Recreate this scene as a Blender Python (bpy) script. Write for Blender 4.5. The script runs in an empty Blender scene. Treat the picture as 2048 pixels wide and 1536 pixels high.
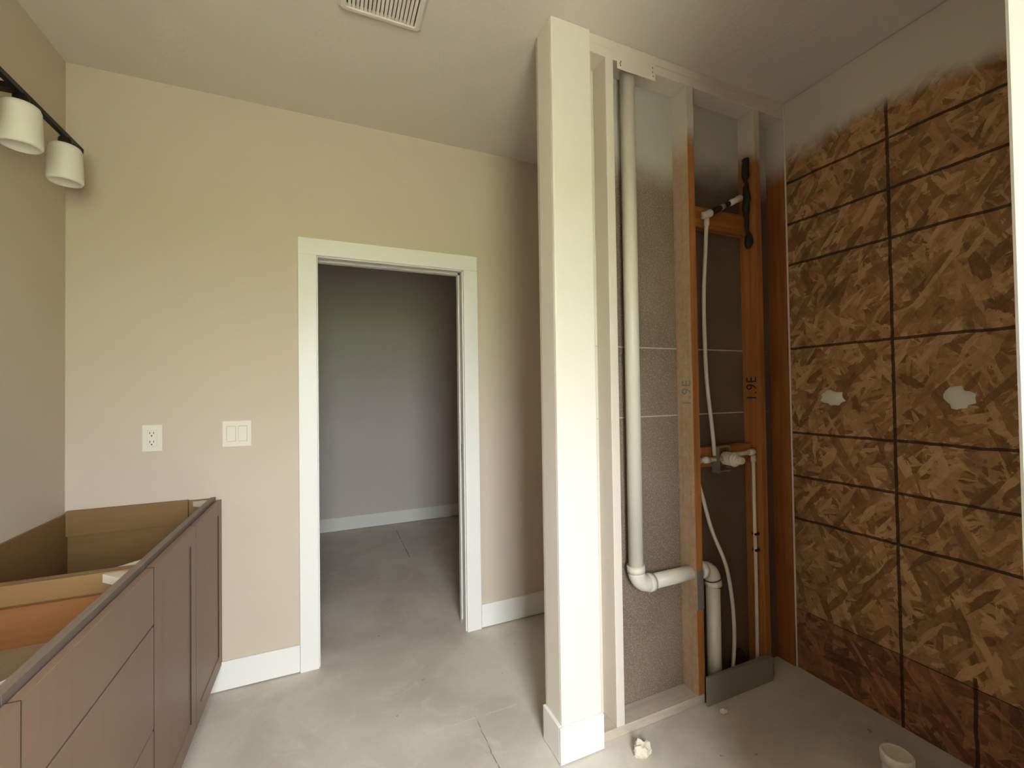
import bpy, bmesh, math, random
from mathutils import Vector, Matrix
random.seed(7)
C = bpy.context.scene.collection
scene = bpy.context.scene

# ------------------------------------------------------------------ camera
CAM = (0.0, 0.0, 1.350)
FW = Vector((0.39440952, 0.91880138, 0.01565718))
RT = Vector((0.91890798, -0.39421064, -0.01435587))
UP = Vector((0.00701796, -0.0200496, 0.99977436))
cd = bpy.data.cameras.new('camera'); cam = bpy.data.objects.new('camera', cd); C.objects.link(cam)
cd.sensor_fit = 'HORIZONTAL'; cd.sensor_width = 36.0; cd.lens = 860.7 / 2048 * 36.0
cd.clip_start = 0.02
m = Matrix((RT, UP, -FW)).transposed().to_4x4(); m.translation = Vector(CAM)
cam.matrix_world = m
scene.camera = cam

# ------------------------------------------------------------------ light
SKY = (0.93, 0.98, 1.0); SKY_STRENGTH = 95.0
world = bpy.data.worlds.new('overcast_sky'); scene.world = world; world.use_nodes = True
bg = world.node_tree.nodes['Background']
bg.inputs[0].default_value = (*SKY, 1)
# overcast sky: three times as bright overhead as at the horizon
_nt = world.node_tree; _tc = _nt.nodes.new('ShaderNodeTexCoord'); _sx = _nt.nodes.new('ShaderNodeSeparateXYZ')
_ma = _nt.nodes.new('ShaderNodeMath'); _ma.operation = 'MULTIPLY_ADD'; _ma.inputs[1].default_value = SKY_STRENGTH*2/3; _ma.inputs[2].default_value = SKY_STRENGTH/3
_mx = _nt.nodes.new('ShaderNodeMath'); _mx.operation = 'MAXIMUM'; _mx.inputs[1].default_value = 0.0
_nt.links.new(_tc.outputs['Generated'], _sx.inputs[0]); _nt.links.new(_sx.outputs[2], _mx.inputs[0])
_nt.links.new(_mx.outputs[0], _ma.inputs[0]); _nt.links.new(_ma.outputs[0], bg.inputs[1])
scene.view_settings.view_transform = 'Standard'; scene.view_settings.look = 'None'
scene.view_settings.gamma = 1.0; scene.view_settings.use_curve_mapping = False
scene.view_settings.exposure = 0.0
scene.cycles.max_bounces = 10; scene.cycles.diffuse_bounces = 7
scene.cycles.caustics_reflective = False; scene.cycles.caustics_refractive = False
# the window in the wall behind the camera
WX0, WX1, WZ0, WZ1, YR = -0.30, 0.58, 0.92, 2.12, -1.15
pl = bpy.data.lights.new('window_portal', 'AREA'); pl.shape = 'RECTANGLE'; pl.size = WX1-WX0; pl.size_y = WZ1-WZ0
pl.cycles.is_portal = True
po = bpy.data.objects.new('window_portal', pl); C.objects.link(po)
po.location = ((WX0+WX1)/2, YR-0.10, (WZ0+WZ1)/2); po.rotation_euler = (math.radians(90), 0, 0)   # -Z looks along +Y

# ------------------------------------------------------------------ measures (metres)
D = 2.356; XL = -0.993; XR = 2.078; HC = 2.747; YC = 4.575
SF = 1.397; SB = 1.486          # stud faces of the shower wall
BB = 0.133

# ------------------------------------------------------------------ materials
def lin(c):
    return tuple(((v/255+0.055)/1.055)**2.4 if v/255 > 0.04045 else v/255/12.92 for v in c)
class N:
    def __init__(s, name):
        s.m = bpy.data.materials.new(name); s.m.use_nodes = True; s.t = s.m.node_tree
        s.b = s.t.nodes['Principled BSDF']; s.b.inputs['Specular IOR Level'].default_value = 0.3
    def n(s, ty, **k):
        x = s.t.nodes.new(ty)
        for a, v in k.items(): setattr(x, a, v)
        return x
    def l(s, a, b): s.t.links.new(a, b)
    def val(s, sock, v):
        if isinstance(v, (int, float)): sock.default_value = v
        elif isinstance(v, tuple): sock.default_value = (*v, 1) if len(v) == 3 and sock.type == 'RGBA' else v
        else: s.l(v, sock)
    def pos(s):
        return s.n('ShaderNodeNewGeometry').outputs['Position']
    def xyz(s):
        x = s.n('ShaderNodeSeparateXYZ'); s.l(s.pos(), x.inputs[0]); return x.outputs
    def math(s, op, a, b=0.0, c=0.0, clamp=False):
        x = s.n('ShaderNodeMath', operation=op, use_clamp=clamp)
        s.val(x.inputs[0], a); s.val(x.inputs[1], b); s.val(x.inputs[2], c); return x.outputs[0]
    def ramp(s, v, lo, hi, a=0.0, b=1.0):
        x = s.n('ShaderNodeMapRange', interpolation_type='SMOOTHSTEP')
        s.val(x.inputs[0], v); x.inputs[1].default_value = lo; x.inputs[2].default_value = hi
        x.inputs[3].default_value = a; x.inputs[4].default_value = b; return x.outputs[0]
    def mix(s, f, a, b):
        x = s.n('ShaderNodeMix', data_type='RGBA'); s.val(x.inputs[0], f)
        s.val(x.inputs[6], a); s.val(x.inputs[7], b); return x.outputs[2]
    def noise(s, scale, detail=3, rough=.5, vec=None, dist=0.0):
        x = s.n('ShaderNodeTexNoise'); s.l(vec if vec else s.pos(), x.inputs['Vector'])
        x.inputs['Scale'].default_value = scale; x.inputs['Detail'].default_value = detail
        x.inputs['Roughness'].default_value = rough; x.inputs['Distortion'].default_value = dist
        return x.outputs['Fac']
    def mapv(s, scale=(1,1,1), rot=(0,0,0), loc=(0,0,0)):
        x = s.n('ShaderNodeMapping'); s.l(s.pos(), x.inputs[0])
        x.inputs['Scale'].default_value = scale; x.inputs['Rotation'].default_value = rot; x.inputs['Location'].default_value = loc
        return x.outputs[0]
    def bump(s, h, strength=.2, dist=.002):
        x = s.n('ShaderNodeBump'); x.inputs['Strength'].default_value = strength; x.inputs['Distance'].default_value = dist
        s.l(h, x.inputs['Height']); s.l(x.outputs[0], s.b.inputs['Normal'])
    def out(s, col, rough=.6):
        s.val(s.b.inputs['Base Color'], col); s.val(s.b.inputs['Roughness'], rough); return s.m

WALLC = (0.565, 0.49, 0.397)
TRIMC = (0.80, 0.80, 0.77)
def m_paint(name, col, rough=.75, scale=90, bump=.25):
    k = N(name); k.bump(k.noise(scale, 2, .5), bump, .0015); return k.out(col, rough)
M = {}
M['wall'] = m_paint('beige_wall_paint', WALLC)
M['greywall'] = m_paint('grey_wall_paint', (0.60, 0.56, 0.52))
M['ceil'] = m_paint('textured_ceiling_paint', (0.65, 0.60, 0.53), .85, 60, .7)
M['trim'] = m_paint('white_trim_paint', TRIMC, .35, 40, .03)
M['pillar'] = m_paint('pale_drywall_paint', (0.74, 0.70, 0.63), .6)
def plain(name, col, rough=.5, metal=0.0, spec=None):
    k = N(name); k.b.inputs['Metallic'].default_value = metal
    return k.out(col, rough)
M['plate'] = plain('ivory_plate_plastic', (0.74, 0.69, 0.60), .35)
M['dark'] = plain('dark_slot', (0.03, 0.025, 0.02), .8)
M['black'] = plain('black_metal', (0.018, 0.014, 0.013), .4, .6)
M['glass'] = plain('frosted_white_glass', (0.80, 0.77, 0.72), .45)
M['pvc'] = m_paint('white_pipe_plastic', (0.70, 0.66, 0.57), .35, 30, .02)
M['pex'] = plain('grey_white_tubing', (0.60, 0.55, 0.49), .4)
M['vent'] = plain('vent_plastic', (0.76, 0.71, 0.64), .4)
M['valve'] = plain('valve_plastic', (0.62, 0.57, 0.47), .4)
M['tape'] = plain('thread_tape', (0.75, 0.70, 0.66), .6)
M['twine'] = plain('dark_twine', (0.06, 0.045, 0.035), .9)
M['ink'] = plain('stamp_ink', (0.02, 0.015, 0.012), .9)
M['faintink'] = plain('faded_stamp_ink', (0.22, 0.19, 0.15), .9)
M['blackplastic'] = m_paint('black_rubber', (0.02, 0.016, 0.013), .6, 120, .6)
M['steel'] = plain('dull_steel', (0.35, 0.33, 0.30), .45, .7)
M['debris'] = m_paint('plaster_crumb', (0.72, 0.66, 0.54), .9, 60, .6)
M['soil'] = m_paint('dark_soil', (0.04, 0.022, 0.014), .95, 40, .8)

def m_floor():
    k = N('bare_concrete'); o = k.xyz()
    n1 = k.noise(1.6, 5, .6, dist=.6); n2 = k.noise(7, 5, .65, dist=1.2); n3 = k.noise(60, 3, .6)
    c = k.mix(k.ramp(n1, .35, .65), (0.50, 0.455, 0.385), (0.63, 0.585, 0.515))
    c = k.mix(k.ramp(n2, .48, .72, 0, .45), c, (0.68, 0.64, 0.57))
    c = k.mix(k.ramp(n3, .55, .75, 0, .2), c, (0.40, 0.37, 0.33))
    sp = k.ramp(k.noise(26, 2, .5), .73, .77, 0, .6)
    c = k.mix(sp, c, (0.17, 0.14, 0.115))
    # tool joints and scratches in the slab
    wob = k.math('MULTIPLY', k.math('SUBTRACT', k.noise(18, 3), .5), .012)
    def seg(along, u, across, v, a0, a1, w, col, amt, c):
        d = k.math('ABSOLUTE', k.math('ADD', k.math('SUBTRACT', across, v), wob))
        f = k.ramp(d, w*.5, w, 1, 0)
        f = k.math('MULTIPLY', f, k.math('MULTIPLY', k.ramp(along, a0-.02, a0+.01), k.ramp(along, a1-.01, a1+.02, 1, 0)))
        f = k.math('MULTIPLY', f, k.math('MULTIPLY', k.ramp(k.noise(30, 2), .3, .5), amt))
        return k.mix(f, c, col)
    c = seg(o[1], 0, o[0], .555, 1.0, 1.72, .0024, (0.20, 0.17, 0.14), .9, c)
    c = seg(o[0], 0, o[1], 1.722, .35, .74, .004, (0.70, 0.67, 0.61), .5, c)
    c = seg(o[1], 0, o[0], .61, 3.60, 4.35, .004, (0.12, 0.10, 0.09), .8, c)
    k.bump(k.math('ADD', n2, k.math('MULTIPLY', n3, .3)), .25, .004)
    return k.out(c, k.ramp(n1, .3, .7, .45, .75))
M['floor'] = m_floor()

def spray(k, base, paint, z0, soft, amp, sc=5.0, drop=0.0):
    """overspray of wall paint on bare building boards: paint above z0 with a ragged soft lower edge"""
    o = k.xyz()
    z = k.math('ADD', o[2], k.math('MULTIPLY', k.math('SUBTRACT', k.noise(sc, 4, .6), .5), amp))
    if drop: z = k.math('SUBTRACT', z, k.math('MULTIPLY', k.math('SUBTRACT', o[0], 1.2), drop))
    return k.mix(k.ramp(z, z0-soft, z0+soft), base, paint)

PAINT = (0.56, 0.52, 0.45)
def m_osb(name, cols, z0=None, lines=True, flip=0.0):
    k = N(name); o = k.xyz()
    c = None
    for i, ang in enumerate((0.1, -0.3, 0.6, 1.55, -0.75, 0.25, -1.2, 0.95)):
        ang += flip
        r = k.n('ShaderNodeMapping', vector_type='POINT'); k.l(k.pos(), r.inputs[0])
        r.inputs['Rotation'].default_value = (ang, 0, 0); r.inputs['Location'].default_value = (0, .37*i, .91*i)
        s = k.n('ShaderNodeMapping'); k.l(r.outputs[0], s.inputs[0]); s.inputs['Scale'].default_value = (.01, 9.5+2.5*(i % 3), 44+12*(i % 2))
        nz = k.n('ShaderNodeTexNoise'); nz.inputs['Scale'].default_value = 1.9; nz.inputs['Detail'].default_value = 3; k.l(s.outputs[0], nz.inputs['Vector'])
        va = k.n('ShaderNodeVectorMath', operation='MULTIPLY_ADD'); k.l(nz.outputs['Color'], va.inputs[0]); va.inputs[1].default_value = (.55,.55,.55); k.l(s.outputs[0], va.inputs[2])
        v = k.n('ShaderNodeTexVoronoi'); v.inputs['Scale'].default_value = .8; v.inputs['Randomness'].default_value = 1; k.l(va.outputs[0], v.inputs['Vector'])
        sc = k.n('ShaderNodeSeparateColor'); k.l(v.outputs['Color'], sc.inputs[0])
        g = k.noise(1.6, 4, .7, s.outputs[0])
        tone = k.n('ShaderNodeValToRGB'); e = tone.color_ramp.elements
        e[0].position = 0.0; e[0].color = (*cols[0], 1); e[1].position = 1.0; e[1].color = (*cols[3], 1)
        a = tone.color_ramp.elements.new(.30); a.color = (*cols[1], 1)
        a = tone.color_ramp.elements.new(.62); a.color = (*cols[2], 1)
        k.l(k.math('ADD', k.math('MULTIPLY', sc.outputs[0], .75), k.math('MULTIPLY', k.math('SUBTRACT', g, .3), .6)), tone.inputs[0])
        if c is None: c = tone.outputs[0]
        else:
            c = k.mix(k.math('MULTIPLY', k.ramp(sc.outputs[1], .60, .66), .85), c, tone.outputs[0])
    # broad stains
    c = k.mix(k.ramp(k.noise(9, 5, .7, dist=.8), .50, .72, 0, .55), c, tuple(v*.55 for v in cols[1]))
    if lines:
        wob = k.math('MULTIPLY', k.math('SUBTRACT', k.noise(9, 3), .5), .012)
        wv = k.math('ADD', k.math('MULTIPLY', k.noise(70, 2), .0045), .0035)
        f = None
        for zz in (2.345, 2.141, 1.942, 1.536, 1.128, 0.920, 0.717):
            d = k.math('ABSOLUTE', k.math('ADD', k.math('SUBTRACT', o[2], zz), wob))
            g = k.math('LESS_THAN', d, wv); f = g if f is None else k.math('MAXIMUM', f, g)
        d = k.math('ABSOLUTE', k.math('ADD', k.math('SUBTRACT', o[1], .978), k.math('MULTIPLY', wob, .5)))
        f = k.math('MAXIMUM', f, k.math('LESS_THAN', d, wv))
        d = k.math('ABSOLUTE', k.math('ADD', k.math('SUBTRACT', o[1], .766), wob))
        f = k.math('MAXIMUM', f, k.math('MULTIPLY', k.math('LESS_THAN', d, wv), k.math('LESS_THAN', o[2], .32)))
        c = k.mix(k.math('MULTIPLY', f, .88), c, (0.018, 0.010, 0.006))
    if z0: c = spray(k, c, PAINT, z0, .055, .16, 6.0)
    k.bump(k.noise(40, 3, .6), .3, .002)
    return k.out(c, .75)
M['osb'] = m_osb('strand_board', [(0.08, 0.034, 0.011), (0.215, 0.105, 0.038), (0.36, 0.202, 0.086), (0.53, 0.34, 0.165)], 2.475)
M['osbred'] = m_osb('red_brown_strand_board', [(0.06, 0.020, 0.009), (0.165, 0.062, 0.025), (0.27, 0.120, 0.050), (0.36, 0.185, 0.085)], None, True, 1.3)

def m_wood(name, a, b, axis='z', z0=None, soft=.07, amp=.2, rough=.6, drop=0.0, dust=0.0):
    k = N(name)
    sc = {'z': (45, 45, 1.6), 'x': (1.6, 45, 45), 'y': (45, 1.6, 45)}[axis]
    g = k.noise(1.0, 5, .6, k.mapv(sc), .8); g2 = k.noise(3, 3, .5)
    c = k.mix(k.ramp(k.math('ADD', k.math('MULTIPLY', g, .7), k.math('MULTIPLY', g2, .3)), .3, .7), a, b)
    if dust: c = k.mix(k.ramp(k.noise(38, 4, .75), .40, .66, dust*.35, dust), c, (0.42, 0.36, 0.28))
    if z0: c = spray(k, c, PAINT, z0, soft, amp, 5, drop)
    k.bump(g, .15, .001); return k.out(c, rough)
OA, OB = (0.24, 0.085, 0.020), (0.40, 0.165, 0.045)
M['stud'] = m_wood('bare_orange_stud', OA, OB, 'z', 2.46)
M['studend'] = m_wood('dark_orange_corner_stud', (0.20, 0.062, 0.013), (0.32, 0.115, 0.028), 'z', 2.42, .1)
M['studdust'] = m_wood('dusty_stud', (0.30, 0.16, 0.07), (0.46, 0.28, 0.14), 'z', 2.40, .09, .2, dust=.75)
M['studpaint'] = m_paint('paint_covered_stud', (0.66, 0.60, 0.52), .75, 70, .6)
M['block'] = m_wood('orange_blocking', OA, OB, 'x')
M['plateb'] = m_wood('dusty_sill_plate', (0.42, 0.36, 0.28), (0.58, 0.51, 0.42), 'x', dust=.5)

def m_back(name, base, specks, sp_amt, z0):
    k = N(name)
    s = k.ramp(k.noise(150, 4, .85), .50, .60, 0, sp_amt)
    big = k.ramp(k.noise(2.5, 3), .35, .65)
    c = k.mix(big, base, tuple(v*.8 for v in base))
    c = k.mix(s, c, specks)
    c = spray(k, c, (0.50, 0.48, 0.43), z0, .10, .16, 4.0)
    k.bump(k.noise(150, 3, .7), .3, .0015)
    return k.out(c, .85)
M['backlight'] = m_back('speckled_wallboard', (0.225, 0.168, 0.120), (0.42, 0.35, 0.275), .60, 2.30)
M['backdark'] = m_back('brown_wallboard', (0.135, 0.092, 0.062), (0.26, 0.20, 0.15), .25, 2.36)
M['backwhite'] = m_paint('painted_wallboard', (0.68, 0.63, 0.54), .8, 70, .4)
M['seam'] = plain('pale_seam', (0.52, 0.45, 0.36), .9)
M['cabfront'] = m_wood('taupe_stained_wood', (0.245, 0.160, 0.110), (0.265, 0.175, 0.122), 'z', rough=.45)
M['cabframe'] = m_wood('taupe_frame_wood', (0.19, 0.145, 0.115), (0.235, 0.18, 0.145), 'y', rough=.5)
M['maple'] = m_wood('tan_plywood', (0.195, 0.112, 0.042), (0.22, 0.128, 0.050), 'x', rough=.5)
M['orangeply'] = m_wood('orange_drawer_wood', (0.195, 0.078, 0.024), (0.23, 0.097, 0.033), 'x', rough=.5)
M['cardboard'] = m_wood('pale_drawer_base', (0.26, 0.195, 0.12), (0.29, 0.22, 0.135), 'x', rough=.7)
M['galv'] = m_paint('grey_speckled_sheet', (0.24, 0.215, 0.185), .6, 90, .7)
def m_grass():
    k = N('lawn_grass'); return k.out(k.mix(k.noise(3, 4), (0.20, 0.225, 0.105), (0.27, 0.295, 0.15)), .9)
M['grass'] = m_grass()
M['dirt'] = m_paint('tan_dirt', (0.40, 0.365, 0.32), .95, 8, .5)
def m_pane():
    k = N('window_glass'); t = k.n('ShaderNodeBsdfTransparent'); g = k.n('ShaderNodeBsdfGlossy'); g.inputs['Roughness'].default_value = .02
    x = k.n('ShaderNodeMixShader'); x.inputs[0].default_value = .05; k.l(t.outputs[0], x.inputs[1]); k.l(g.outputs[0], x.inputs[2])
    k.l(x.outputs[0], k.t.nodes['Material Output'].inputs[0]); return k.m
M['pane'] = m_pane()

# ------------------------------------------------------------------ builders
def wloc(o):
    v = Vector((0, 0, 0))
    while o: v += o.location; o = o.parent
    return v
def link(name, bm, mat, parent=None, origin=None, smooth=False):
    """bm is in world coordinates"""
    if origin is None:
        if parent: origin = wloc(parent)
        else:
            xs = [v.co for v in bm.verts]
            origin = Vector(((min(v.x for v in xs)+max(v.x for v in xs))/2, (min(v.y for v in xs)+max(v.y for v in xs))/2, min(v.z for v in xs)))
    origin = Vector(origin)
    bmesh.ops.translate(bm, verts=bm.verts, vec=-origin)
    me = bpy.data.meshes.new(name); bm.to_mesh(me); bm.free()
    me.materials.append(M[mat] if isinstance(mat, str) else mat)
    if smooth:
        for p in me.polygons: p.use_smooth = True
    o = bpy.data.objects.new(name, me); C.objects.link(o)
    if parent: o.parent = parent; o.location = origin - wloc(parent)
    else: o.location = origin
    return o
def bbox(bm, x0, x1, y0, y1, z0, z1, bev=0.0, seg=1):
    r = bmesh.ops.create_cube(bm, size=1.0); vs = r['verts']
    for v in vs:
        v.co = Vector(((x0+x1)/2 + v.co.x*(x1-x0), (y0+y1)/2 + v.co.y*(y1-y0), (z0+z1)/2 + v.co.z*(z1-z0)))
    if bev:
        es = {e for v in vs for e in v.link_edges}
        bmesh.ops.bevel(bm, geom=list(es), offset=bev, segments=seg, affect='EDGES', profile=.5)
    return bm
def box(name, x0, x1, y0, y1, z0, z1, mat, parent=None, bev=0.0, seg=1, origin=None):
    return link(name, bbox(bmesh.new(), x0, x1, y0, y1, z0, z1, bev, seg), mat, parent, origin)
def tube_bm(pts, r, n=14, caps=True, radii=None):
    bm = bmesh.new(); pts = [Vector(p) for p in pts]; rings = []
    up = Vector((0.3, 1, 0.2)).normalized()
    for i, p in enumerate(pts):
        t = (pts[min(i+1, len(pts)-1)] - pts[max(i-1, 0)]).normalized()
        a = (up - t*up.dot(t)).normalized(); b = t.cross(a); rr = radii[i] if radii else r
        rings.append([bm.verts.new(p + (a*math.cos(2*math.pi*j/n) + b*math.sin(2*math.pi*j/n))*rr) for j in range(n)])
        up = a
    for i in range(len(rings)-1):
        for j in range(n):
            bm.faces.new((rings[i][j], rings[i][(j+1) % n], rings[i+1][(j+1) % n], rings[i+1][j]))
    if caps: bm.faces.new(rings[0][::-1]); bm.faces.new(rings[-1])
    bmesh.ops.recalc_face_normals(bm, faces=bm.faces); return bm
def tube(name, pts, r, mat, parent=None, n=14, radii=None, caps=True):
    o = link(name, tube_bm(pts, r, n, caps, radii), mat, parent, None, True)
    return o
def lathe_bm(c, prof, n=28, axis='z'):
    """closed profile list of (radius, height)"""
    bm = bmesh.new(); c = Vector(c); rings = []
    for r, h in prof:
        ring = []
        for j in range(n):
            a = 2*math.pi*j/n
            p = Vector((r*math.cos(a), r*math.sin(a), h))
            if axis == 'y': p = Vector((p.x, p.z, p.y))
            if axis == 'x': p = Vector((p.z, p.x, p.y))
            ring.append(bm.verts.new(c + p))
        rings.append(ring)
    for i in range(len(rings)-1):
        for j in range(n):
            bm.faces.new((rings[i][j], rings[i][(j+1) % n], rings[i+1][(j+1) % n], rings[i+1][j]))
    if prof[0][0] > 1e-6: bm.faces.new(rings[0][::-1])
    if prof[-1][0] > 1e-6: bm.faces.new(rings[-1])
    bmesh.ops.remove_doubles(bm, verts=bm.verts, dist=1e-6)
    bmesh.ops.recalc_face_normals(bm, faces=bm.faces); return bm
def spline(pts, n=10):
    pts = [Vector(p) for p in pts]; out = []
    for i in range(len(pts)-1):
        p0 = pts[max(i-1, 0)]; p1 = pts[i]; p2 = pts[i+1]; p3 = pts[min(i+2, len(pts)-1)]
        for j in range(n):
            t = j/n
            out.append(.5*((2*p1) + (p2-p0)*t + (2*p0-5*p1+4*p2-p3)*t*t + (3*p1-p0-3*p2+p3)*t**3))
    return out + [pts[-1]]
def arc(a, corner, b, n=8):
    a, c, b = Vector(a), Vector(corner), Vector(b)
    o = a + b - c
    return [o + (a-o)*math.cos(t*math.pi/2/n) + (b-o)*math.sin(t*math.pi/2/n) for t in range(n+1)]
def tag(o, label, cat=None, group=None, kind=None):
    o['label'] = label
    if cat: o['category'] = cat
    if group: o['group'] = group
    if kind: o['kind'] = kind
    return o
def thing(name, loc, label, cat, group=None, kind=None):
    o = bpy.data.objects.new(name, None); C.objects.link(o); o.location = loc; o.empty_display_size = .05
    return tag(o, label, cat, group, kind)
def S(o, label, cat): return tag(o, label, cat, None, 'structure')

# ------------------------------------------------------------------ the setting
S(box('floor', XL-.2, 2.6, YR-.15, YC+.15, -.12, 0, 'floor'), 'bare mottled grey concrete floor slab with scratches and specks', 'floor')
S(box('ceiling', XL-.2, 2.6, YR-.15, YC+.15, HC, HC+.12, 'ceil'), 'textured beige painted ceiling', 'ceiling')
S(box('wall_left', XL-.115, XL, YR-.115, YC+.1, 0, HC, 'wall'), 'plain beige wall behind the vanity and the vanity light', 'wall')

# door wall with its opening
OX0, OX1, OZ = -.040, .708, 2.034
bm = bmesh.new()
for a in ((XL, OX0-.02, D, D+.115, 0, HC), (OX1+.02, XR+.12, D, D+.115, 0, HC), (OX0-.02, OX1+.02, D, D+.115, OZ+.02, HC)): bbox(bm, *a)
S(link('wall_back', bm, 'wall'), 'beige wall with the white trimmed doorway, outlet and light switch', 'wall')
# rear wall with the window
bm = bmesh.new()
for a in ((XL, WX0, YR-.115, YR, 0, HC), (WX1, XR+.12, YR-.115, YR, 0, HC), (WX0, WX1, YR-.115, YR, 0, WZ0), (WX0, WX1, YR-.115, YR, WZ1, HC)): bbox(bm, *a)
S(link('wall_rear', bm, 'wall'), 'beige wall holding the window', 'wall')
w = S(thing('window_1', ((WX0+WX1)/2, YR-.06, WZ0), 'x', 'window'), 'white framed window with one clear pane opposite the doorway wall', 'window')
for nm, a in (('frame_jamb', (WX0, WX0+.04, YR-.09, YR-.04, WZ0, WZ1)), ('frame_jamb', (WX1-.04, WX1, YR-.09, YR-.04, WZ0, WZ1)),
              ('frame_rail', (WX0+.04, WX1-.04, YR-.09, YR-.04, WZ0, WZ0+.04)), ('frame_rail', (WX0+.04, WX1-.04, YR-.09, YR-.04, WZ1-.04, WZ1)),
              ('window_sill', (WX0-.03, WX1+.03, YR-.03, YR+.03, WZ0-.025, WZ0))):
    box(nm, *a, 'trim', w)
box('pane', WX0+.04, WX1-.04, YR-.068, YR-.062, WZ0+.04, WZ1-.04, 'pane', w)

# right wall: drywall, with strand board panels in the shower
wr = S(thing('wall_right', (XR, .8, 0), 'x', 'wall'), 'wall sheathed in brown strand board with dark ruled lines, white overspray on top', 'wall')
box('drywall', XR+.012, XR+.12, YR, YC+.1, 0, HC, 'wall', wr)
box('strand_board_panel', XR, XR+.012, .24, SF-.006, .284, HC-.002, 'osb', wr, .001)
box('strand_board_panel', XR-.001, XR+.012, .24, SF-.006, .0, .281, 'osbred', wr, .001)
tag(wr.children[-1], 'low red-brown strand board strip along the floor')
box('edge_strip', XR-.004, XR+.012, SF-.006, SF, 0, HC-.002, 'backwhite', wr)
box('drywall', XR, XR+.012, SF, YC+.1, 0, HC, 'wall', wr)
box('drywall', XR, XR+.012, YR, .12, 0, HC, 'wall', wr)
def patch(y, z, rad, seed):
    random.seed(seed); bm = bmesh.new(); n = 18; rings = []
    ks = [1+random.uniform(-.24, .16) for _ in range(n)]
    for f, h in ((1, 0), (.9, .004), (.6, .007), (.25, .009)):
        rings.append([bm.verts.new((XR-h-random.uniform(0, .0012), y+math.cos(6.2832*j/n)*rad[0]*f*ks[j], z+math.sin(6.2832*j/n)*rad[1]*f*ks[j])) for j in range(n)])
    for i in range(3):
        for j in range(n): bm.faces.new((rings[i][j], rings[i][(j+1) % n], rings[i+1][(j+1) % n], rings[i+1][j]))
    bm.faces.new(rings[-1]); bmesh.ops.recalc_face_normals(bm, faces=bm.faces)
    for p in bm.faces: pass
    return link('plaster_patch', bm, 'patch', wr, None, True)
M['patch'] = m_paint('grey_white_filler', (0.60, 0.57, 0.49), .8, 80, .4)
patch(1.206, 1.299, (.050, .036), 3); patch(.786, 1.299, (.042, .042), 5)

# near wing wall of the shower
S(box('wall_wing', .772, XR, .125, .240, 0, HC, 'trim', None, .004), 'white end of the wall that closes the shower opposite the plumbing wall', 'wall')
# room beyond the doorway
S(box('wall_far', XL, XR, YC, YC+.1, 0, HC, 'greywall'), 'plain grey-beige wall seen through the doorway', 'wall')
S(box('baseboard_far', XL, XR, YC-.014, YC, .004, BB, 'trim', None, .002), 'white baseboard of the room beyond the doorway', 'baseboard')
S(box('baseboard_back', -.505, -.130, D-.014, D, .005, BB, 'trim', None, .002), 'white baseboard between vanity and doorway', 'baseboard')
S(box('baseboard_right', .799, XR, D-.014, D, .005, BB, 'trim', None, .002), 'white baseboard between doorway and plumbing wall', 'baseboard')

# door casing, jambs and pocket door
tr = S(thing('trim_1', ((OX0+OX1)/2, D, 0), 'x', 'trim'), 'flat white casing around the doorway', 'trim')
CW = .089
box('casing_leg', OX0-CW, OX0-.005, D-.017, D, 0, OZ+.005, 'trim', tr, .0025, 2)
box('casing_leg', OX1+.005, OX1+CW, D-.017, D, 0, OZ+.005, 'trim', tr, .0025, 2)
box('casing_head', OX0-CW, OX1+CW, D-.017, D, OZ+.005, OZ+CW, 'trim', tr, .0025, 2)
d1 = S(thing('door_1', ((OX0+OX1)/2, D+.05, 0), 'x', 'door'), 'white pocket door frame with the door slid into the wall', 'door')
for y0, y1 in ((D-.002, D+.034), (D+.080, D+.117)):
    box('split_jamb', OX1, OX1+.02, y0, y1, 0, OZ, 'trim', d1, .0015)
    box('split_head_jamb', OX0, OX1, y0, y1, OZ, OZ+.02, 'trim', d1, .0015)
box('strike_jamb', OX0-.02, OX0, D-.002, D+.117, 0, OZ+.02, 'trim', d1, .0015)
pd = box('door_panel', OX1+.008, OX1+.7, D+.040, D+.074, .012, OZ-.006, 'trim', d1, .0015)
box('edge_pull', OX1+.0055, OX1+.008, D+.048, D+.066, .955, 1.045, 'steel', pd, .0008)
box('track', OX0, OX1, D+.045, D+.069, OZ+.022, OZ+.04, 'steel', d1)
box('floor_guide', OX1+.0005, OX1+.0075, D+.036, D+.078, 0, .03, 'plate', d1, .001)

# ---- plumbing wall: studs, plates, boards
ws = S(thing('wall_plumbing', (1.4, SF, 0), 'x', 'wall'), 'open stud wall with bare framing and a white drywall covered end', 'wall')
box('drywall_front', .772, .946, SF-.012, SF, 0, HC, 'pillar', ws, .006, 3)
box('drywall_end', .772, .784, SF-.002, SB+.012, 0, HC, 'pillar', ws, .003, 2)
box('stud', .784, .822, SF, SB, .038, HC-.076, 'studpaint', ws)
box('stud', .905, .943, SF+.001, SB, .038, HC-.076, 'studpaint', ws)
def stud(x, mat, z0=.038): return box('stud', x, x+.038, SF, SB, z0, HC-.076, mat, ws, .0025, 2)
s1 = stud(1.022, 'studpaint'); s2 = stud(1.444, 'studdust'); s3 = stud(1.864, 'stud', .0)
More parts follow.
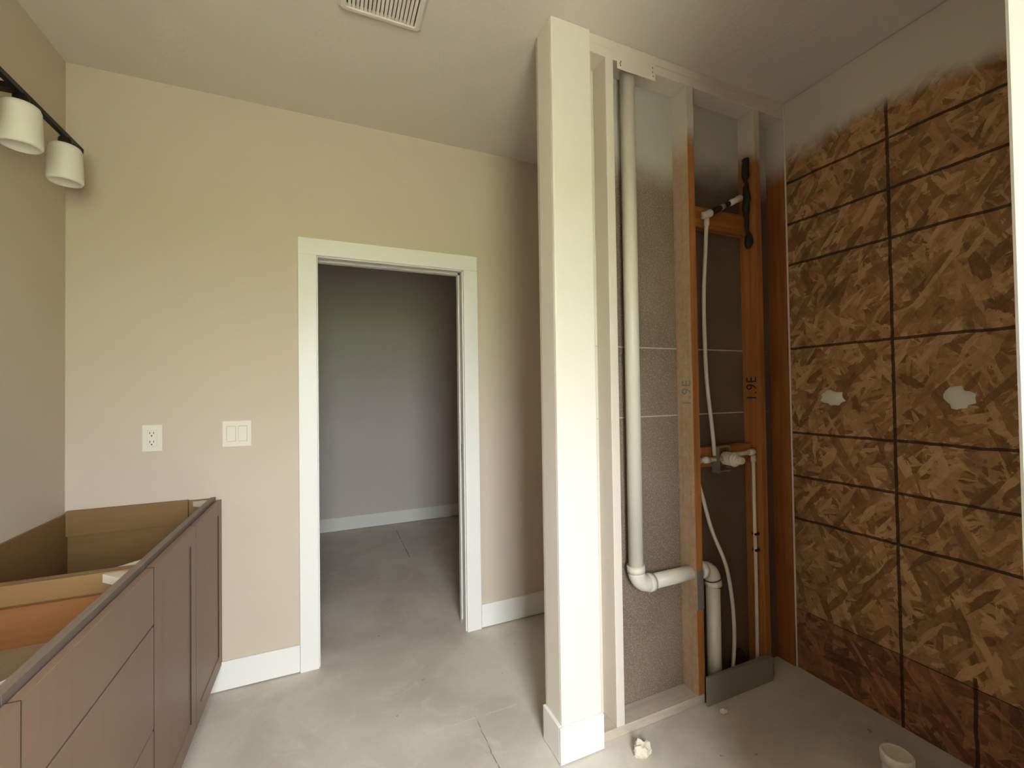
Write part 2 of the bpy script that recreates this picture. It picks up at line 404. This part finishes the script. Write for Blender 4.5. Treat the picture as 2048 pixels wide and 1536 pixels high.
# bare front face of the dusty stud
box('stud_face', 1.4445, 1.4815, SF-.0015, SF+.001, .04, HC-.077, 'stud', s2, .0008)
s4 = box('stud', XR-.014, XR+.011, SF+.001, SB+.02, .0, HC-.076, 'studend', ws, .0025, 2)
s5 = box('stud', 1.921, 1.93, SF+.03, SB, .0, HC-.076, 'studend', ws)
bmx = bmesh.new()
box('bottom_plate', .784, 1.482, SF, SB, 0, .038, 'plateb', ws, .003, 2)
box('top_plate', .784, XR, SF, SB, HC-.038, HC, 'studpaint', ws, .002)
box('top_plate', .784, XR, SF, SB, HC-.076, HC-.0385, 'studpaint', ws, .002)
box('wallboard', .784, 1.06, SB, SB+.012, 0, HC, 'backwhite', ws)
for x0, x1, mt in ((1.06, 1.482, 'backlight'), (1.482, XR+.0, 'backdark')):
    for z0, z1 in ((0, 1.229), (1.231, 1.527), (1.529, HC)):
        box('wallboard', x0, x1, SB, SB+.012, z0, z1, mt, ws)
for zz in (1.23, 1.528):
    box('board_seam', .944, 1.022, SB-.0015, SB, zz-.002, zz+.002, 'seam', ws)
    box('board_seam', 1.06, 1.444, SB-.0015, SB, zz-.0025, zz+.0025, 'seam', ws)
    box('board_seam', 1.482, 1.864, SB-.0015, SB, zz-.0025, zz+.0025, 'seam', ws)
S(box('wall_nook', .772, XR, SB+.012, SB+.0245, 0, HC, 'wall'), 'beige rear side of the plumbing wall', 'wall')
np_ = box('nail_plate', 1.078, 1.272, SF-.003, SF, 2.638, 2.738, 'studpaint', ws, .0008)
for dx, dz in ((.012, .02), (.014, .012), (.178, .03), (.180, .014), (.178, .048), (.016, .028)):
    box('nail', 1.078+dx, 1.078+dx+.004, SF-.0042, SF-.003, 2.638+dz, 2.638+dz+.006, 'faintink', np_)
box('nail_plate', 1.4435, 1.4825, SF-.004, SF-.0015, .40, .565, 'steel', ws, .0008)
box('blocking', 1.482, 1.864, SB-.040, SB-.002, 2.080, 2.176, 'block', ws, .002)
box('blocking', 1.482, 1.864, SB-.036, SB-.002, .992, 1.082, 'block', ws, .002)
# stamp on the engineered studs
def stamp(body, size, x, y, z, mat, parent):
    cu = bpy.data.curves.new('stamp', 'FONT'); cu.body = body; cu.size = 1.0; cu.space_character = 1.1
    tmp = bpy.data.objects.new('stamp_tmp', cu); C.objects.link(tmp)
    dg = bpy.context.evaluated_depsgraph_get(); me = bpy.data.meshes.new_from_object(tmp.evaluated_get(dg))
    bpy.data.objects.remove(tmp); bpy.data.curves.remove(cu)
    bm = bmesh.new(); bm.from_mesh(me); bpy.data.meshes.remove(me)
    for v in bm.verts: v.co = Vector((x, y + v.co.y*size[1], z + v.co.x*size[0]))
    o = link('grade_stamp', bm, mat, parent); return o
stamp('1.9E', (.062, .075), 1.8636, SF+.018, 1.285, 'ink', s3)
stamp('1.9E', (.062, .070), 1.4436, SF+.010, 1.27, 'faintink', s2)

# baseboard around the drywall end
bw = S(thing('baseboard_end', (.85, SF, 0), 'x', 'baseboard'), 'white baseboard wrapping the drywall covered wall end', 'baseboard')
box('front_board', .759, .946, SF-.025, SF-.012, .004, BB, 'trim', bw, .002)
box('side_board', .759, .772, SF-.012, SB+.024, .004, BB, 'trim', bw, .002)

# grass outside the window
S(box('ground', -40, 40, -7, YR-.2, -.40, -.20, 'dirt'), 'bare tan dirt outside the window', 'ground')
S(box('lawn', -60, 60, -120, -7, -.40, -.19, 'grass'), 'green lawn beyond the bare dirt outside', 'lawn')

# ------------------------------------------------------------------ plumbing
PY = 1.432; PXL = 1.155; PZ = .548
t = thing('drain_pipe', (1.58, PY, 0), 'thick white plastic pipe dropping down the open wall with two elbows', 'pipe')
R_ = .030
tube('upright_pipe', [(PXL, PY, HC-.077), (PXL, PY, PZ+.075)], R_, 'pvc', t, 28)
def elbow(name, a, c, b):
    pts = arc(a, c, b); o = tube(name, pts, R_+.004, 'pvc', t, 28)
    for p, q in ((pts[0], pts[1]), (pts[-1], pts[-2])):
        d = (Vector(p)-Vector(q)).normalized()
        tube('socket_collar', [Vector(p)-d*.004, Vector(p)+d*.022], R_+.0065, 'pvc', o, 28)
    return o
elbow('elbow', (PXL, PY, PZ+.06), (PXL, PY, PZ), (PXL+.06, PY, PZ))
tube('level_pipe', [(PXL+.07, PY, PZ), (1.51, PY, PZ)], R_, 'pvc', t, 28)
elbow('elbow', (1.522, PY, PZ), (1.578, PY, PZ), (1.578, PY, PZ-.056))
tube('lower_pipe', [(1.578, PY, PZ-.07), (1.578, PY, 0)], R_, 'pvc', t, 28)
tw = t
def ring(c, r, tilt, n=26):
    return [(c[0]+r*math.cos(2*math.pi*i/n), c[1]+r*math.sin(2*math.pi*i/n), c[2]+tilt*math.cos(2*math.pi*i/n)) for i in range(n+1)]
tube('twine_loop', ring((1.578, PY, .505), .0395, .012), .0022, 'twine', tw, 6)
tube('twine_loop', ring((1.580, PY, .468), .0345, -.004), .0022, 'twine', tw, 6)
tube('twine_end', spline([(1.59, PY-.04, .503), (1.612, PY-.036, .46), (1.632, PY-.02, .41), (1.64, PY-.02, .37)]), .0014, 'twine', tw, 6)

def pex(name, pts, label):
    return tag(tube(name, spline(pts, 12), .0082, 'pex', None, 12), label, 'pipe')
t = thing('shower_supply_tube', (1.602, PY, 1.07), 'grey-white flexible tube rising from the mixing valve to the shower arm', 'pipe')
tube('tubing', spline([(1.584, 1.428, 2.118), (1.575, 1.43, 1.98), (1.560, 1.432, 1.746), (1.562, 1.432, 1.5), (1.572, 1.432, 1.34), (1.590, 1.43, 1.18), (1.602, 1.428, 1.045)], 12), .0085, 'pex', t, 12)
tube('crimp_sleeve', [(1.584, 1.428, 2.125), (1.582, 1.428, 2.085)], .0115, 'pex', t, 14)
pex('hot_water_tube', [(1.484, 1.43, .985), (1.50, 1.43, .94), (1.527, 1.43, .86), (1.565, 1.42, .72), (1.624, 1.405, .572), (1.655, 1.405, .45), (1.676, 1.41, .32), (1.683, 1.415, .20), (1.672, 1.42, .04), (1.67, 1.42, .0)], 'bowed grey-white flexible tube running beside the thick pipe into the slab')
t = thing('cold_water_tube', (1.846, 1.425, 0), 'straight grey-white tube clipped to the stamped orange stud', 'pipe')
tube('tubing', spline([(1.846, 1.425, 1.035), (1.845, 1.425, .7), (1.846, 1.425, .35), (1.842, 1.425, 0)]), .0082, 'pex', t, 12)
tube('crimp_sleeve', [(1.846, 1.425, 1.03), (1.846, 1.425, 1.0)], .011, 'pex', t, 14)
for zz in (.66, .585):
    bm = bbox(bmesh.new(), 1.838, 1.8635, 1.413, 1.437, zz-.006, zz+.006, .002); link('clip', bm, 'blackplastic', t)
# mixing valve
t = thing('mixing_valve', (1.685, 1.43, 1.03), 'pale plastic shower mixing valve on a wooden block between two studs', 'valve')
bm = lathe_bm((1.672, 1.40, 1.028), [(.030, .035), (.030, -.012), (.027, -.020), (.027, -.030), (.019, -.034), (.017, -.055), (.013, -.060)], 24, 'y')
link('valve_body', bm, 'valve', t, None, False)
link('cap_ring', lathe_bm((1.672, 1.40, 1.028), [(.0315, -.010), (.033, -.014), (.033, -.020), (.0285, -.024)], 24, 'y'), 'valve', t)
tube('inlet', [(1.645, 1.425, 1.028), (1.49, 1.432, 1.028)], .010, 'valve', t, 12)
tube('inlet_nut', [(1.565, 1.428, 1.028), (1.535, 1.429, 1.028)], .016, 'valve', t, 8)
tube('inlet_nut', [(1.515, 1.43, 1.028), (1.49, 1.431, 1.028)], .015, 'valve', t, 8)
tube('outlet', [(1.70, 1.425, 1.040), (1.846, 1.425, 1.045)], .010, 'valve', t, 12)
tube('outlet_elbow', [(1.815, 1.425, 1.044), (1.850, 1.425, 1.046)], .014, 'valve', t, 12)
br = t
for a in ((1.600, 1.607, 1.405, 1.444, .968, 1.085), (1.690, 1.697, 1.425, 1.444, .98, 1.082), (1.607, 1.697, 1.425, 1.444, .968, .975), (1.607, 1.697, 1.425, 1.444, 1.077, 1.084)):
    box('bracket_bar', *a, 'steel', br)
# shower arm
t = thing('shower_fitting', (1.584, 1.43, 2.13), 'black shower arm fitting wrapped with white thread tape at the orange block', 'pipe fitting')
a0 = Vector((1.592, 1.424, 2.138)); a1 = Vector((1.800, 1.424, 2.245))
def al(f): return a0 + (a1-a0)*f
tube('elbow_fitting', spline([(1.560, 1.43, 2.128), (1.578, 1.428, 2.132), tuple(al(.06))]), .016, 'pex', t, 12)
tube('arm', [al(.02), al(.30), al(.34), al(.62)], .013, 'blackplastic', t, 14, [.015, .015, .012, .012])
tube('collar', [al(.0), al(.05)], .0175, 'brass', t, 14) if 'brass' in M else tube('collar', [al(.0), al(.05)], .0175, 'valve', t, 14)
tube('worn_band', [al(.36), al(.46)], .0135, 'steel', t, 12)
tube('thread_tape', [al(.60), al(.72), al(.80), al(.98)], .012, 'tape', t, 12, [.011, .015, .013, .016])
t = thing('black_strap', (1.845, 1.42, 2.02), 'black hanging strap with a knotted end on the stamped stud', 'strap')
bm = bmesh.new(); random.seed(11); pts = []
for i in range(22):
    z = 2.44 - i*(2.44-2.075)/21
    pts.append(Vector((1.842+random.uniform(-.004, .003), 1.428+random.uniform(-.004, .004), z)))
rr = [.007+.011*math.exp(-((p.z-2.23)/.075)**2)+random.uniform(-.002, .002)+(.008 if p.z > 2.35 else 0) for p in pts]
tube('strap_body', pts, .01, 'blackplastic', t, 9, rr)
kp = [Vector((1.842, 1.42, 2.085)), Vector((1.838, 1.416, 2.06)), Vector((1.832, 1.412, 2.03)), Vector((1.824, 1.412, 2.005))]
tube('knot', kp, .02, 'blackplastic', t, 9, [.009, .018, .020, .009])
# floor box
t = thing('sill_guard', (1.66, 1.40, 0), 'grey speckled sheet box at the foot of the open plumbing bay', 'guard')
bm = bmesh.new()
vs = [(1.466, 1.371, .002), (1.872, 1.371, .002), (1.872, 1.371, .108), (1.466, 1.371, .124)]
f = [bm.verts.new(v) for v in vs]; b = [bm.verts.new((x, y+.006, z)) for x, y, z in vs]
bm.faces.new(f); bm.faces.new(b[::-1])
for i in range(4): bm.faces.new((f[i], b[i], b[(i+1) % 4], f[(i+1) % 4]))
bmesh.ops.recalc_face_normals(bm, faces=bm.faces); link('front_sheet', bm, 'galv', t)
box('top_lip', 1.486, 1.868, 1.377, 1.395, .106, .111, 'galv', t)
bm = bmesh.new()
vs = [(1.872, 1.371, .002), (1.918, 1.396, .002), (1.918, 1.396, .075), (1.872, 1.371, .108)]
f = [bm.verts.new(v) for v in vs]; b = [bm.verts.new((x-.002, y+.006, z)) for x, y, z in vs]
bm.faces.new(f); bm.faces.new(b[::-1])
for i in range(4): bm.faces.new((f[i], b[i], b[(i+1) % 4], f[(i+1) % 4]))
bmesh.ops.recalc_face_normals(bm, faces=bm.faces); link('side_sheet', bm, 'galv', t)
box('soil_bed', 1.483, 1.863, 1.3775, SB-.001, .0, .030, 'soil', t)
bm = lathe_bm((1.765, 1.462, .03), [(.055, 0), (.05, .04), (.035, .075), (.012, .095), (.0, .098)], 14)
for v in bm.verts: v.co.y = 1.462+(v.co.y-1.462)*.38
link('soil_heap', bm, 'soil', t, None, True)

# stub pipe rising from the shower floor
t = thing('pipe_stub', (1.775, .855, 0), 'short white plastic pipe stub standing on the shower floor', 'pipe')
link('stub', lathe_bm((1.775, .855, 0), [(.040, 0), (.0425, .09)], 32), 'pvc', t, None, False)
link('cap', lathe_bm((1.775, .855, .09), [(.0455, -.03), (.0470, 0), (.0455, .006), (.041, .0075), (.039, .003), (0, .003)], 32), 'pvc', t, None, False)
for o in t.children:
    for p in o.data.polygons: p.use_smooth = len(p.vertices) == 4 and abs(p.normal.z) < .5

# crumbs of plaster on the floor
def crumb(x, y, s, seed, label):
    random.seed(seed); bm = bmesh.new(); bmesh.ops.create_icosphere(bm, subdivisions=3, radius=1)
    for v in bm.verts:
        k = 1+random.uniform(-.13, .11)+.22*math.sin(5*v.co.x+seed)*math.cos(4*v.co.y-seed); v.co = Vector((x+v.co.x*s[0]*k, y+v.co.y*s[1]*k, max(0, s[2]*.7+v.co.z*s[2]*k)))
    return tag(link('plaster_crumb', bm, 'debris'), label, 'debris')
crumb(1.06, 1.300, (.035, .028, .026), 2, 'ragged plaster lump on the floor beside the wall baseboard')
crumb(1.505, 1.325, (.014, .011, .008), 4, 'tiny plaster chip in front of the grey sheet box')

# ------------------------------------------------------------------ vanity cabinets
FX = -.450; CT = .884; KB = .105
def panel_bm(x0, x1, y0, y1, z0, z1, st=None, rec=.008):
    bm = bmesh.new()
    if st is None: return bbox(bm, x0, x1, y0, y1, z0, z1, .0015)
    bbox(bm, x0, x1, y0, y0+st, z0, z1); bbox(bm, x0, x1, y1-st, y1, z0, z1)
    bbox(bm, x0, x1, y0+st, y1-st, z0, z0+st); bbox(bm, x0, x1, y0+st, y1-st, z1-st, z1)
    return bm
def shaker(y0, y1, z0, z1, parent):
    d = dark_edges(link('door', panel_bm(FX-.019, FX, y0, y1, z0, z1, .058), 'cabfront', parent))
    link('door_inset', panel_bm(FX-.017, FX-.0035, y0+.058, y1-.058, z0+.058, z1-.058), 'cabfront', d)
    return d
def carcass(name, y0, y1, label, group=None):
    t = thing(name, ((XL+FX)/2, (y0+y1)/2, 0), label, 'cabinet', group)
    box('side_panel', XL+.006, FX-.0425, y0, y0+.015, KB, CT-.004, 'maple', t)
    box('side_panel', XL+.006, FX-.0425, y1-.015, y1, KB, CT-.004, 'maple', t)
    box('back_panel', XL+.006, XL+.016, y0+.015, y1-.015, KB, CT-.010, 'maple', t)
    box('bottom_panel', XL+.016, FX-.0425, y0+.015, y1-.015, KB, KB+.015, 'maple', t)
    bm = bmesh.new()
    bbox(bm, FX-.042, FX-.0225, y0, y0+.04, KB, CT); bbox(bm, FX-.042, FX-.0225, y1-.04, y1, KB, CT)
    bbox(bm, FX-.042, FX-.0225, y0+.04, y1-.04, CT-.038, CT); bbox(bm, FX-.042, FX-.0225, y0+.04, y1-.04, KB, KB+.038)
    link('face_frame', bm, 'cabframe', t)
    box('toe_kick', XL+.016, FX-.075, y0, y1, 0, KB-.0005, 'cabframe', t)
    for yy, s in ((y0+.015, 1), (y1-.015, -1)):          # corner braces
        bm = bmesh.new(); q = [(FX-.043, yy), (FX-.105, yy), (FX-.043, yy+s*.06)]
        a = [bm.verts.new((x, y, CT-.03)) for x, y in q]; b = [bm.verts.new((x, y, CT-.008)) for x, y in q]
        bm.faces.new(a); bm.faces.new(b)
        for i in range(3): bm.faces.new((a[i], a[(i+1) % 3], b[(i+1) % 3], b[i]))
        bmesh.ops.recalc_face_normals(bm, faces=bm.faces); link('corner_brace', bm, 'brace', t)
    return t
M['edge'] = plain('painted_edge_shade', (0.045, 0.026, 0.018), .6)  # shade of gaps and recesses, painted on door and drawer edges facing the window
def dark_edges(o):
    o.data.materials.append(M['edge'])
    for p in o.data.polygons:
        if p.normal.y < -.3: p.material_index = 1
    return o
M['brace'] = plain('white_corner_block', (0.62, 0.56, 0.46), .5)
YA, YB = 1.513, .944
t = carcass('vanity_cabinet', YA+.001, 2.353, 'open topped taupe vanity cabinet with two recessed panel doors by the doorway wall')
mid = 1.932
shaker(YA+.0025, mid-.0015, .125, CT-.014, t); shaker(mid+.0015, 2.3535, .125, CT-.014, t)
box('nailing_rail', XL+.016, FX-.12, 2.353-.030, 2.353-.0152, CT-.10, CT+.002, 'maple', t)
t = carcass('vanity_cabinet', YB+.001, YA-.001, 'open topped taupe vanity cabinet with plain drawer fronts, between two door cabinets')
for z0, z1 in ((.712, CT-.014), (.425, .706), (.125, .419)):
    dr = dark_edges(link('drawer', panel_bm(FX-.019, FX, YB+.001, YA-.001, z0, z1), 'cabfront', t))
    if z0 > .7:
        box('drawer_side', XL+.05, FX-.045, YA-.045, YA-.033, z0+.01, z1-.038, 'orangeply', dr)
        box('drawer_side', XL+.05, FX-.045, YB+.033, YB+.045, z0+.01, z1-.038, 'orangeply', dr)
        box('drawer_back', XL+.05, XL+.062, YB+.045, YA-.045, z0+.01, z1-.038, 'orangeply', dr)
        box('drawer_base', XL+.062, FX-.045, YB+.045, YA-.045, z0+.015, z0+.022, 'cardboard', dr)
t = carcass('vanity_cabinet', .10, YB-.001, 'open topped taupe two-door vanity cabinet beside the drawer cabinet, away from the doorway')
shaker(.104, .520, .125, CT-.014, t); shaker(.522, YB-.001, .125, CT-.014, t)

# ------------------------------------------------------------------ wall plates
def wall_plate(x0, x1, z0, z1, name, label):
    t = thing(name, ((x0+x1)/2, D, z0), label, 'outlet' if 'outlet' in name else 'switch')
    box('cover_plate', x0, x1, D-.006, D, z0, z1, 'plate', t, .002, 2); return t
t = wall_plate(-.740, -.668, 1.107, 1.224, 'power_outlet', 'ivory two-socket power outlet above the vanity')
ins = box('socket_insert', -.722, -.686, D-.009, D-.006, 1.130, 1.201, 'plate', t, .0015)
for zc in (1.186, 1.148):
    for dx in (-.008, .006): box('slot', -.704+dx-.0012, -.704+dx+.0012, D-.0095, D-.0089, zc-.002, zc+.007, 'dark', ins)
    link('ground_hole', lathe_bm((-.705, D-.009, zc-.010), [(.0030, .0002), (.0030, -.0004)], 10, 'y'), 'dark', ins)
t = wall_plate(-.446, -.330, 1.109, 1.229, 'light_switch', 'ivory double rocker light switch beside the doorway')
for xc in (-.411, -.365):
    box('rocker_frame', xc-.0185, xc+.0185, D-.0068, D-.0058, 1.133, 1.205, 'seam', t)
    bm = bmesh.new(); x0, x1 = xc-.0165, xc+.0165
    pr = [(D-.0060, 1.1355), (D-.0115, 1.1355), (D-.0080, 1.169), (D-.0070, 1.2025), (D-.0060, 1.2025)]
    a = [bm.verts.new((x0, y, z)) for y, z in pr]; b = [bm.verts.new((x1, y, z)) for y, z in pr]
    bm.faces.new(a); bm.faces.new(b)
    for i in range(5): bm.faces.new((a[i], a[(i+1) % 5], b[(i+1) % 5], b[i]))
    bmesh.ops.recalc_face_normals(bm, faces=bm.faces); link('rocker', bm, 'plate', t)

# ------------------------------------------------------------------ vanity light
LX = XL+.12; LZ = 2.305
t = thing('vanity_light', (XL, 1.808, LZ), 'black bar vanity light with white cup shades high on the wall', 'light')
box('bar', LX-.008, LX+.008, 1.436, 2.180, LZ-.009, LZ+.009, 'black', t, .001)
box('wall_plate', XL, XL+.02, 1.74, 1.876, LZ-.06, LZ+.06, 'black', t, .003)
box('arm', XL+.02, LX-.008, 1.79, 1.826, LZ-.008, LZ+.008, 'black', t, .001)
for yy in (1.575, 1.822, 2.069):
    sk = link('socket', lathe_bm((LX, yy, LZ-.009), [(.016, 0), (.019, -.006), (.019, -.044), (.012, -.050)], 18), 'black', t)
    prof = [(.0, -.038), (.036, -.039), (.0425, -.044), (.0465, -.056), (.050, -.155), (.0495, -.166), (.045, -.173), (.040, -.172), (.037, -.166), (.0, -.163)]
    sh = link('shade', lathe_bm((LX, yy, LZ), prof, 36), 'glass', t, None, True)

# ------------------------------------------------------------------ exhaust vent
VX0, VX1, VY0, VY1 = .042, .342, 1.345, 1.645
t = thing('exhaust_vent', ((VX0+VX1)/2, (VY0+VY1)/2, HC), 'pale slatted exhaust fan grille on the ceiling', 'vent')
bm = bmesh.new(); a = .030
rg = []
for inset, z in ((0, HC), (.002, HC-.006), (.012, HC-.016), (a-.004, HC-.018), (a, HC-.015), (a, HC-.002)):
    x0, x1, y0, y1 = VX0+inset, VX1-inset, VY0+inset, VY1-inset; r = max(.018-inset*.4, .004); ring_ = []
    for cx, cy, st in ((x1-r, y1-r, 0), (x0+r, y1-r, 90), (x0+r, y0+r, 180), (x1-r, y0+r, 270)):
        for q in range(5):
            an = math.radians(st+q*22.5); ring_.append(bm.verts.new((cx+r*math.cos(an), cy+r*math.sin(an), z)))
    rg.append(ring_)
for i in range(len(rg)-1):
    for j in range(20): bm.faces.new((rg[i][j], rg[i][(j+1) % 20], rg[i+1][(j+1) % 20], rg[i+1][j]))
bmesh.ops.recalc_face_normals(bm, faces=bm.faces); link('frame', bm, 'vent', t)
box('dark_housing', VX0+a, VX1-a, VY0+a, VY1-a, HC-.003, HC-.0005, 'dark', t)
n = 17; first = None
for i in range(n):
    xc = VX0+a+.010+(VX1-VX0-2*a-.020)*i/(n-1)
    if first is None:
        first = box('slat', xc-.0052, xc+.0052, VY0+a-.001, VY1-a+.001, HC-.0155, HC-.005, 'vent', t, .001)
        fx = xc
    else:
        o = first.copy(); C.objects.link(o); o.parent = t; o.location = first.location + Vector((xc-fx, 0, 0))
